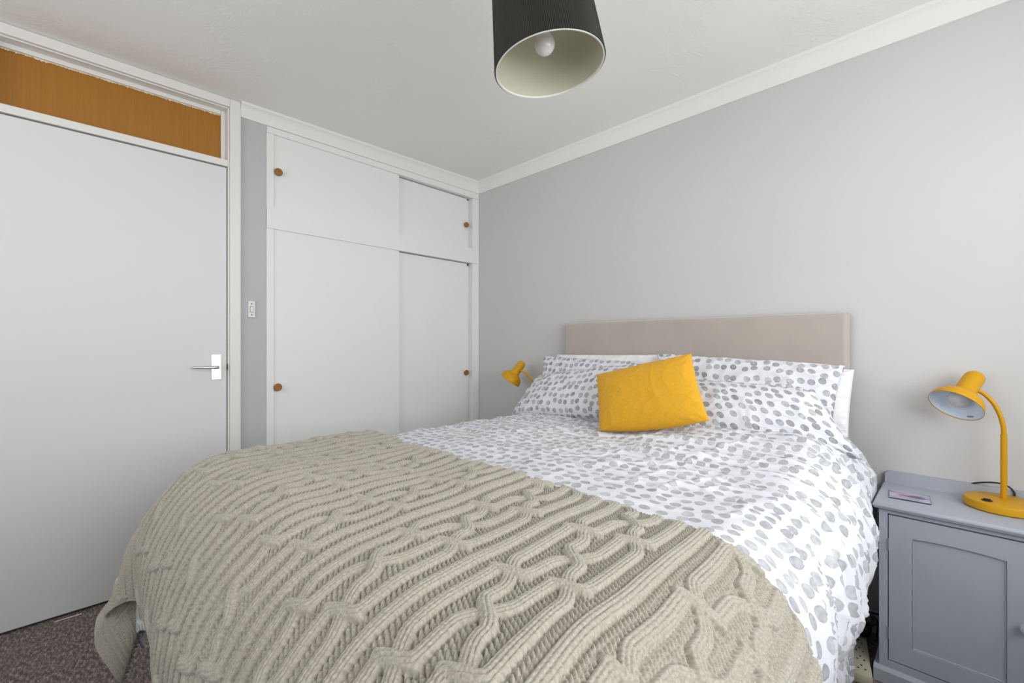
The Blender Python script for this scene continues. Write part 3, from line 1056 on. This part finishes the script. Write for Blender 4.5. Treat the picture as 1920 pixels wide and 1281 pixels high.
# dotted pillows lying in front
pillow('pillow', at(1012, 706, -.26), at(1262, 682, -.26), at(1230, 800, -.44), at(960, 778, -.43), .15, M_dots_p,
       'dotted pillow lying in front on the left, beside the mustard cushion', 'pillow', 'grey dotted pillows', seed=21, pinch=.03, back=.4, uvo=(2.1, .1))
pillow('pillow', at(1262, 714, -.26), at(1530, 738, -.25), at(1616, 862, -.34), at(1262, 806, -.47), .15, M_dots_p,
       'dotted pillow lying in front on the right, under the cushion corner', 'pillow', 'grey dotted pillows', seed=26, pinch=.03, back=.4, uvo=(.4, 2.2))
cu = pillow('cushion', at(1119, 703, -.50), at(1296, 663, -.47), at(1330, 789, -.615), at(1124, 808, -.63), .09, M_linen,
            'mustard yellow linen cushion leaning on the dotted pillows', 'cushion', seed=33, pinch=.03, wrinkle=.0018, back=.35, expo=.5, belly=.022)

# ------------------------------------------------------------ bedside cabinets
def nightstand(x0, label, group):
    """x0 = left edge of the top; the front faces -y"""
    W = .395
    x1 = x0 + W
    zt = .590
    yf = -.312
    root = empty('bedside_cabinet', ((x0 + x1) / 2, -.16, 0), label, 'bedside cabinet', group)
    bl, br, by = x0 + .014, x1 - .014, -.298
    # top with moulded nose
    nose = [(0, 0), (.0, -.004), (.004, -.007), (.010, -.009), (.012, -.014), (.008, -.018)]
    prof_t = [(0.0, zt), (-.003, zt - .0003), (-.0065, zt - .0020), (-.0092, zt - .0055), (-.0100, zt - .0092), (-.0088, zt - .0128), (-.0062, zt - .0152), (-.0066, zt - .0165), (-.0050, zt - .0190), (-.0010, zt - .0205), (.004, zt - .0208)]
    # rings following the outline, offset inwards/outwards
    def ring(o_, z):
        return [(x0 + .0085 + o_ * 1.0, -.003, z), (x0 + .0085 + o_, yf + .0085 + o_, z), (x1 - .0085 - o_, yf + .0085 + o_, z), (x1 - .0085 - o_, -.003, z)]
    m = MB()
    rings = [ring(o_, z) for o_, z in prof_t]
    v = [p for rr in rings for p in rr]
    f = []
    for i in range(len(rings) - 1):
        for k in range(3):
            f.append((i * 4 + k, (i + 1) * 4 + k, (i + 1) * 4 + k + 1, i * 4 + k + 1))
        f.append((i * 4 + 3, (i + 1) * 4 + 3, (i + 1) * 4, i * 4))
    f.append((0, 1, 2, 3)); k = (len(rings) - 1) * 4
    f.append((k + 3, k + 2, k + 1, k))
    m.add(v, f)
    m.build('top', M_stand, root, smooth=True)
    # upstand with rounded ends
    rc = .014
    pts = [(x0 + .006, zt - .001)] + [(x0 + .006 + rc - rc * math.cos(a), zt + .030 + rc * math.sin(a) - 0) for a in np.linspace(0, PI / 2, 7)] \
        + [(x1 - .006 - rc + rc * math.sin(a), zt + .030 + rc * math.cos(a)) for a in np.linspace(0, PI / 2, 7)] + [(x1 - .006, zt - .001)]
    us = MB().prism(pts, 1, -.020, -.002)
    o = us.build('upstand', M_stand, root, smooth=True)
    # body: sides, back, face frame
    b = MB()
    b.box(bl, bl + .018, by + .018, -.004, .045, zt - .018).box(br - .018, br, by + .018, -.004, .045, zt - .018)
    b.box(bl, br, -.012, -.004, .045, zt - .018).box(bl + .018, br - .018, by + .02, -.012, .06, .075)
    b.build('carcass', M_stand, root)
    dl, dr, db, dt = bl + .0225, br - .0225, .075, .5545
    f_ = MB()
    f_.box(bl, dl, by, by + .018, .045, zt - .018, .001).box(dr, br, by, by + .018, .045, zt - .018, .001)
    f_.box(dl, dr, by, by + .018, dt + .0015, zt - .018, .001).box(dl, dr, by, by + .018, .045, db - .0015, .001)
    f_.build('face_frame', M_stand, root)
    # plinth with chamfered head
    pr = [(by - .014, 0), (by - .014, .040), (by - .010, .045), (by - .004, .047), (by, .049), (by + .02, .049), (by + .02, 0)]
    p_ = MB().prism(pr, 0, x0 + .001, x1 - .001)
    for xa, xb in ((x0 + .001, bl + .004), (br - .004, x1 - .001)):
        p_.box(xa, xb, by + .02, -.02, 0, .046, .002)
    p_.build('plinth', M_stand, root)
    # door: stiles and rails round a sunk arched panel
    g = .0024
    door = MB()
    dy0, dy1 = by - .0005, by + .017
    px0, px1_ = dl + .060, dr - .060
    pzb, pzt = .135, .490
    door.box(dl + g, px0, dy0, dy1, db + g, dt - g).box(px1_, dr - g, dy0, dy1, db + g, dt - g)
    door.box(px0, px1_, dy0, dy1, db + g, pzb)
    arch = []
    K = 24
    for i in range(K + 1):
        u_ = i / K
        x_ = px0 + (px1_ - px0) * u_
        sh = .022
        z_ = pzt + (.005 * math.sin(PI * min(max((u_ - .07) / .86, 0), 1)) ** .5 if .07 < u_ < .93 else 0)
        arch.append((x_, z_))
    door.prism([(px1_, dt - g), (px0, dt - g)] + arch, 1, dy0, dy1)
    d_ = door.build('door', M_stand, root)
    MB().box(px0 - .003, px1_ + .003, dy0 + .0065, dy0 + .012, pzb - .004, pzt + .018).build('door_panel', M_stand, d_)
    # bead round the panel
    bd = MB()
    loop = [(px0 + .002, dy0 + .0055, pzb + .002), (px0 + .002, dy0 + .0055, pzt - .001)] + [(min(max(x_, px0 + .002), px1_ - .002), dy0 + .0055, z_ - .002) for x_, z_ in arch[1:-1]] + [(px1_ - .002, dy0 + .0055, pzt - .001), (px1_ - .002, dy0 + .0055, pzb + .002), (px0 + .002, dy0 + .0055, pzb + .002)]
    bd.tube(loop, .0022, 6)
    bd.build('panel_bead', M_stand, d_)
    MB().lathe([(0, 0), (.006, 0), (.006, .008), (.013, .013), (.0155, .020), (.013, .026), (.006, .029), (0, .029)], (dr - .024, dy0, .318), (0, -1, 0), 20).build('knob', M_stand, d_, smooth=True)
    for z in (.165, .455):
        h_ = MB()
        h_.tube([(dl + .0005, by - .0012, z - .019), (dl + .0005, by - .0012, z + .019)], .0021, 10)
        h_.box(dl - .002, dl + .003, by - .0012, by + .0004, z - .017, z + .017)
        h_.build('hinge', M_metal, root, smooth=True)
    return root


nightstand(2.3725, 'grey painted bedside cabinet with panelled door at the right of the bed', 'grey bedside cabinets')
nightstand(.385, 'grey bedside cabinet hidden behind the bed under the smaller lamp', 'grey bedside cabinets')


# ------------------------------------------------------------ desk lamps
def desk_lamp(bx, by, zt, col_xy, col_h, neck, head_c, head_dir, label, cord=True, base_r=.088):
    root = empty('desk_lamp', (bx, by, zt), label, 'lamp', 'yellow bedside lamps')
    MB().lathe([(0, 0), (base_r - .003, 0), (base_r, .003), (base_r, .020), (base_r - .002, .0250), (base_r - .007, .0275), (.02, .0285), (0, .0285)], (bx, by, zt + .0015), (0, 0, 1), 64).build('base', M_yellow, root, smooth=True)
    MB().lathe([(0, 0), (base_r - .004, 0), (base_r - .004, .0014), (0, .0014)], (bx, by, zt + .0001), (0, 0, 1), 48).build('base_pad', M_black, root, smooth=True)
    cx_, cy_ = col_xy
    MB().tube([(cx_, cy_, zt + .027), (cx_, cy_, zt + col_h)], .0078, 18).build('stem', M_yellow, root, smooth=True)
    MB().tube(spline([(cx_, cy_, zt + col_h - .002)] + neck, 12), .0064, 14).build('gooseneck', M_yellow, root, smooth=True)
    d = Vector(head_dir).normalized()           # towards the open rim
    c_ = Vector(head_c)                         # centre of the rim
    R = .070
    # outside profile, height measured from the rim back along -d
    outp = [(R, 0), (R + .0005, .003), (.0685, .012), (.064, .024), (.056, .036), (.046, .045), (.0365, .051), (.0295, .056), (.0275, .062), (.0272, .122), (.0258, .132), (.021, .140), (.013, .145), (0, .1465)]
    sh = MB().lathe(outp, c_, -d, 48).build('shade', M_yellow, root, smooth=True)
    inp = [(R, 0), (.0665, .012), (.062, .024), (.054, .035), (.044, .043), (.030, .050), (.0, .052)]
    MB().lathe(inp, c_ + d * .0, -d, 48).build('shade_lining', M_lampin, sh, smooth=True)
    MB().lathe([(R - .0006, -.0005), (R + .0008, -.0005), (R + .0009, .002), (R - .0006, .002)], c_, -d, 48, closed=True).build('rim', M_yellow, sh, smooth=True)
    bp = [(0, .004), (.012, .0055), (.022, .010), (.028, .017), (.0305, .025), (.029, .034), (.022, .044), (.014, .052)]
    MB().lathe(bp, c_, -d, 32).build('bulb', M_bulb_l, root, smooth=True)
    sw = MB()
    sw.lathe([(0, 0), (.0125, 0), (.0125, .0022), (.011, .003), (0, .003)], (bx - .035, by - .046, zt + .0298), (0, 0, 1), 24)
    so = sw.build('switch', M_black, root, smooth=True)
    MB().box(bx - .043, bx - .027, by - .050, by - .042, zt + .0325, zt + .0358, .001).build('rocker', M_black, so)
    return root, d, c_


ZB = .590
rl_root, rd_, rc_ = desk_lamp(2.672, -.108, ZB, (2.676, -.090), .235, [(2.675, -.092, .848), (2.668, -.095, .885), (2.654, -.094, .922), (2.634, -.092, .950), (2.618, -.090, .962)],
          (2.566, -.142, .912), (-.36, -.62, -.70), 'yellow desk lamp standing on the bedside cabinet to the right')
# small black maker's mark printed inside the shade (a flat strip)
def patch_on_lamp():
    d = rd_; c_ = rc_
    u = Vector((1, 0, 0)); u = (u - d * u.dot(d)).normalized()
    w = d.cross(u).normalized()
    mm = MB()
    # lettering blocks, small bars along the rim
    for k in range(7):
        a0 = -1.16 + k * .040 if w.z > 0 else 1.16 - k * .040
        for (s0, s1, r0, r1) in ((0, .010, .0640, .0665), (.014, .022, .0640, .0665)):
            pts = []
            for (aa, rr, hh) in ((a0 + s0, .0655, .009), (a0 + s1, .0655, .009), (a0 + s1, .0640, .0145), (a0 + s0, .0640, .0145)):
                pts.append(c_ - d * hh + (u * math.cos(aa) + w * math.sin(aa)) * rr)
            mm.add([p[:] for p in pts], [(0, 1, 2, 3)])
    mm.build('printed_mark', M_black, rl_root)
patch_on_lamp()
# flex of the right lamp: loops up behind the base and over the upstand
MB().tube(spline([(2.700, -.030, .606), (2.703, -.024, .628), (2.690, -.020, .645), (2.668, -.018, .651), (2.640, -.016, .647), (2.612, -.009, .636), (2.590, -.001, .62), (2.585, .0, .60)], 8), .0026, 8).build('flex', M_black, rl_root, smooth=True)

ll_root, _, _ = desk_lamp(.690, -.160, ZB, (.705, -.145), .20, [(.706, -.145, .812), (.702, -.147, .848), (.676, -.152, .892), (.638, -.158, .924), (.602, -.160, .938)],
          (.523, -.180, .874), (-.467, -.325, -.80), 'yellow desk lamp at the left, its stem hidden by the pillows')

# ------------------------------------------------------------ coaster
cm = material('coaster_edge', lin(60, 58, 70), .5)
def coaster_mat():
    m = material('coaster_print', lin(190, 186, 215), .25, coat=.4)
    nt = m.node_tree; L = nt.links; p = nt.nodes['Principled BSDF']
    tc = nt.nodes.new('ShaderNodeTexCoord')
    wv = nt.nodes.new('ShaderNodeTexWave'); wv.inputs['Scale'].default_value = 9; wv.inputs['Distortion'].default_value = 7
    wv.inputs['Detail'].default_value = 2; wv.inputs['Detail Scale'].default_value = 2; wv.bands_direction = 'Y'
    mp = nt.nodes.new('ShaderNodeMapping'); mp.inputs['Scale'].default_value = (.35, 1.4, 1)
    L.new(tc.outputs['Object'], mp.inputs['Vector']); L.new(mp.outputs[0], wv.inputs['Vector'])
    cr = nt.nodes.new('ShaderNodeValToRGB'); e = cr.color_ramp.elements
    e[0].position = 0; e[0].color = lin(70, 62, 92); e[1].position = .35; e[1].color = lin(196, 190, 222)
    x = e.new(.2); x.color = lin(150, 142, 184)
    L.new(wv.outputs['Fac'], cr.inputs['Fac'])
    last = cr.outputs['Color']
    for (cx_, cy_, sx, sy, colr) in ((-.020, .004, 26, 60, (226, 168, 168)), (-.004, -.002, 30, 62, (150, 84, 100)), (.020, .0, 36, 44, (74, 44, 60))):
        mp2 = nt.nodes.new('ShaderNodeMapping'); mp2.vector_type = 'POINT'
        mp2.inputs['Location'].default_value = (-cx_ * sx, -cy_ * sy, 0); mp2.inputs['Scale'].default_value = (sx, sy, 0)
        L.new(tc.outputs['Object'], mp2.inputs['Vector'])
        ln = nt.nodes.new('ShaderNodeVectorMath'); ln.operation = 'LENGTH'; L.new(mp2.outputs[0], ln.inputs[0])
        mr = nt.nodes.new('ShaderNodeMapRange'); mr.inputs['From Min'].default_value = .55; mr.inputs['From Max'].default_value = 1
        mr.inputs['To Min'].default_value = 1; mr.inputs['To Max'].default_value = 0
        L.new(ln.outputs['Value'], mr.inputs['Value'])
        mx = nt.nodes.new('ShaderNodeMix'); mx.data_type = 'RGBA'; mx.inputs['B'].default_value = lin(*colr)
        L.new(mr.outputs[0], mx.inputs['Factor']); L.new(last, mx.inputs['A']); last = mx.outputs['Result']
    L.new(last, p.inputs['Base Color'])
    return m
ca = math.radians(4)
cc0 = (2.4555, -.178)
co = MB().box(-.053, .053, -.049, .049, 0, .0035, .0015)
co.v = [(cc0[0] + x * math.cos(ca) - y * math.sin(ca), cc0[1] + x * math.sin(ca) + y * math.cos(ca), ZB + .0004 + z) for x, y, z in co.v]
cob = co.build('coaster', cm)
tag(cob, 'square coaster with a lilac picture on the grey bedside cabinet', 'coaster')
pr_ = MB().box(-.0518, .0518, -.0478, .0478, 0, .0003)
pr_.v = [(cc0[0] + x * math.cos(ca) - y * math.sin(ca), cc0[1] + x * math.sin(ca) + y * math.cos(ca), ZB + .0038 + z) for x, y, z in pr_.v]
pr_.build('picture', coaster_mat(), cob)

# ------------------------------------------------------------ extension lead, plug and cables by the skirting
ex = empty('extension_lead', (2.335, -.2, 0), 'beige extension lead on the carpet between bed and cabinet', 'extension lead')
q = MB().box(-.026, .026, -.14, .14, 0.001, .034, .005)
an = math.radians(10)
rt = lambda x, y: (2.328 + x * math.cos(an) - y * math.sin(an), -.235 + x * math.sin(an) + y * math.cos(an))
q.v = [(*rt(x, y), z) for x, y, z in q.v]
q.build('body', M_beige, ex, smooth=True)
for k in range(4):
    m = MB().box(-.012, -.007, -.110 + k * .052, -.104 + k * .052, .0338, .0348).box(.007, .012, -.110 + k * .052, -.104 + k * .052, .0338, .0348).box(-.0025, .0025, -.092 + k * .052, -.085 + k * .052, .0338, .0348)
    m.v = [(*rt(x, y), z) for x, y, z in m.v]
    m.build('socket', M_screw, ex)
pg = empty('mains_plug', (2.325, -.10, .035), 'black adapter plug with looped handle by the skirting board', 'plug')
q = MB().box(-.030, .036, -.040, .018, .036, .074, .010, 3)
q.v = [(2.312 + x, -.105 + y, z) for x, y, z in q.v]
q.build('plug_body', M_black, pg, smooth=True)
MB().tube(spline([(2.285, -.10, .078), (2.31, -.085, .100), (2.34, -.075, .098), (2.356, -.08, .080), (2.345, -.09, .066), (2.33, -.1, .058)], 8), .0075, 10).build('handle', material('dark_grey_rubber', lin(74, 70, 72), .5), pg, smooth=True)
cb = MB()
cb.tube(spline([(2.27, -.09, .088), (2.30, -.07, .096), (2.335, -.06, .096), (2.366, -.05, .094)], 8), .0035, 8)
tag(cb.build('power_cable', M_black, smooth=True), 'black cable running level from the bed to the cabinet', 'cable')
cb = MB()
cb.tube(spline([(2.358, -.055, .006), (2.362, -.05, .05), (2.366, -.045, .12), (2.3665, -.03, .30), (2.3665, -.012, .50), (2.3665, -.008, .57)], 8), .0036, 8)
tag(cb.build('power_cable', M_black, smooth=True), 'black cable hanging down beside the left side of the cabinet', 'cable')

# ------------------------------------------------------------ pendant light
pc = Vector((1.778, -1.272, 1.874))        # centre of the lower rim
tilt = Vector((-.088, -.095, 1.0)).normalized()
pn = empty('pendant_light', (pc.x, pc.y, pc.z), 'pendant light with black pleated drum shade hanging from the ceiling', 'pendant light')
RB, RT, HS = .1505, .127, .245
NP = 210
Mq = tilt.to_track_quat('Z', 'Y').to_matrix()
def ringpts(rad, h, amp, n=NP * 4):
    out = []
    for k in range(n):
        a = 2 * PI * k / n
        rr = rad + amp * math.cos(a * NP)
        out.append(pc + Mq @ Vector((rr * math.cos(a), rr * math.sin(a), h)))
    return out
n4 = NP * 4
v = ringpts(RB, 0.0, .0021) + ringpts(RT, HS, .0018)
f = [(k, (k + 1) % n4, n4 + (k + 1) % n4, n4 + k) for k in range(n4)]
M_shade = material('black_pleated_paper', lin(40, 38, 34), .40, spec=.6)
shade = mk('lamp_shade', [p[:] for p in v], f, M_shade, pn, smooth=True)
M_inner = material('cream_green_lining', lin(190, 187, 166), .7)
v = ringpts(RB - .0035, 0.0005, 0, 96) + ringpts(RT - .0035, HS, 0, 96)
f = [(k, 96 + k, 96 + (k + 1) % 96, (k + 1) % 96) for k in range(96)]
mk('lining', [p[:] for p in v], f, M_inner, shade, smooth=True)
MB().lathe([(RB - .0048, .0045), (RB - .0048, -.001), (RB - .0012, -.0015), (RB - .0012, .001)], pc, tilt, 96, closed=True).build('rim_band', material('white_rim_tape', lin(226, 226, 218), .5), shade, smooth=True)
MB().lathe([(RT - .005, HS - .003), (RT - .005, HS + .001), (RT + .001, HS + .001), (RT + .001, HS - .003)], pc, tilt, 96, closed=True).build('rim_band', M_black, shade, smooth=True)
sp = MB()
hub_h = .165
for k in range(3):
    a = 2 * PI * k / 3 + .4
    sp.tube([pc + Mq @ Vector((.018 * math.cos(a), .018 * math.sin(a), hub_h)), pc + Mq @ Vector(((RT - .004) * math.cos(a), (RT - .004) * math.sin(a), HS - .01))], .0014, 6)
sp.lathe([(.017, hub_h - .002), (.020, hub_h - .002), (.020, hub_h + .002), (.017, hub_h + .002)], pc, tilt, 24, closed=True)
sp.build('shade_carrier', M_metal, shade)
bulb_prof = [(.0287 * math.sin(a), .0645 - .0287 * math.cos(a)) for a in np.linspace(0, PI * .62, 16)] + [(.0235, .083), (.0185, .094), (.0150, .104), (.0135, .118), (0, .118)]
MB().lathe(bulb_prof, pc + Vector((-.004, -.004, 0)), tilt, 48).build('bulb', M_bulb, pn, smooth=True)
MB().lathe([(0, .112), (.016, .112), (.017, .150), (.019, .155), (.019, .175), (.011, .190), (.005, .200), (0, .200)], pc, tilt, 24).build('lamp_holder', M_plastic, pn, smooth=True)
top = pc + tilt * .198
MB().tube(spline([top[:], (top.x - .004, top.y - .004, top.z + .08), (top.x - .004, top.y - .004, ZC - .02)], 8), .003, 8).build('cord', M_plastic, pn, smooth=True)
MB().lathe([(0, -.024), (.012, -.024), (.030, -.018), (.038, -.006), (.039, 0), (0, 0)], (top.x - .004, top.y - .004, ZC - .0005), (0, 0, 1), 32).build('ceiling_rose', M_plastic, pn, smooth=True)
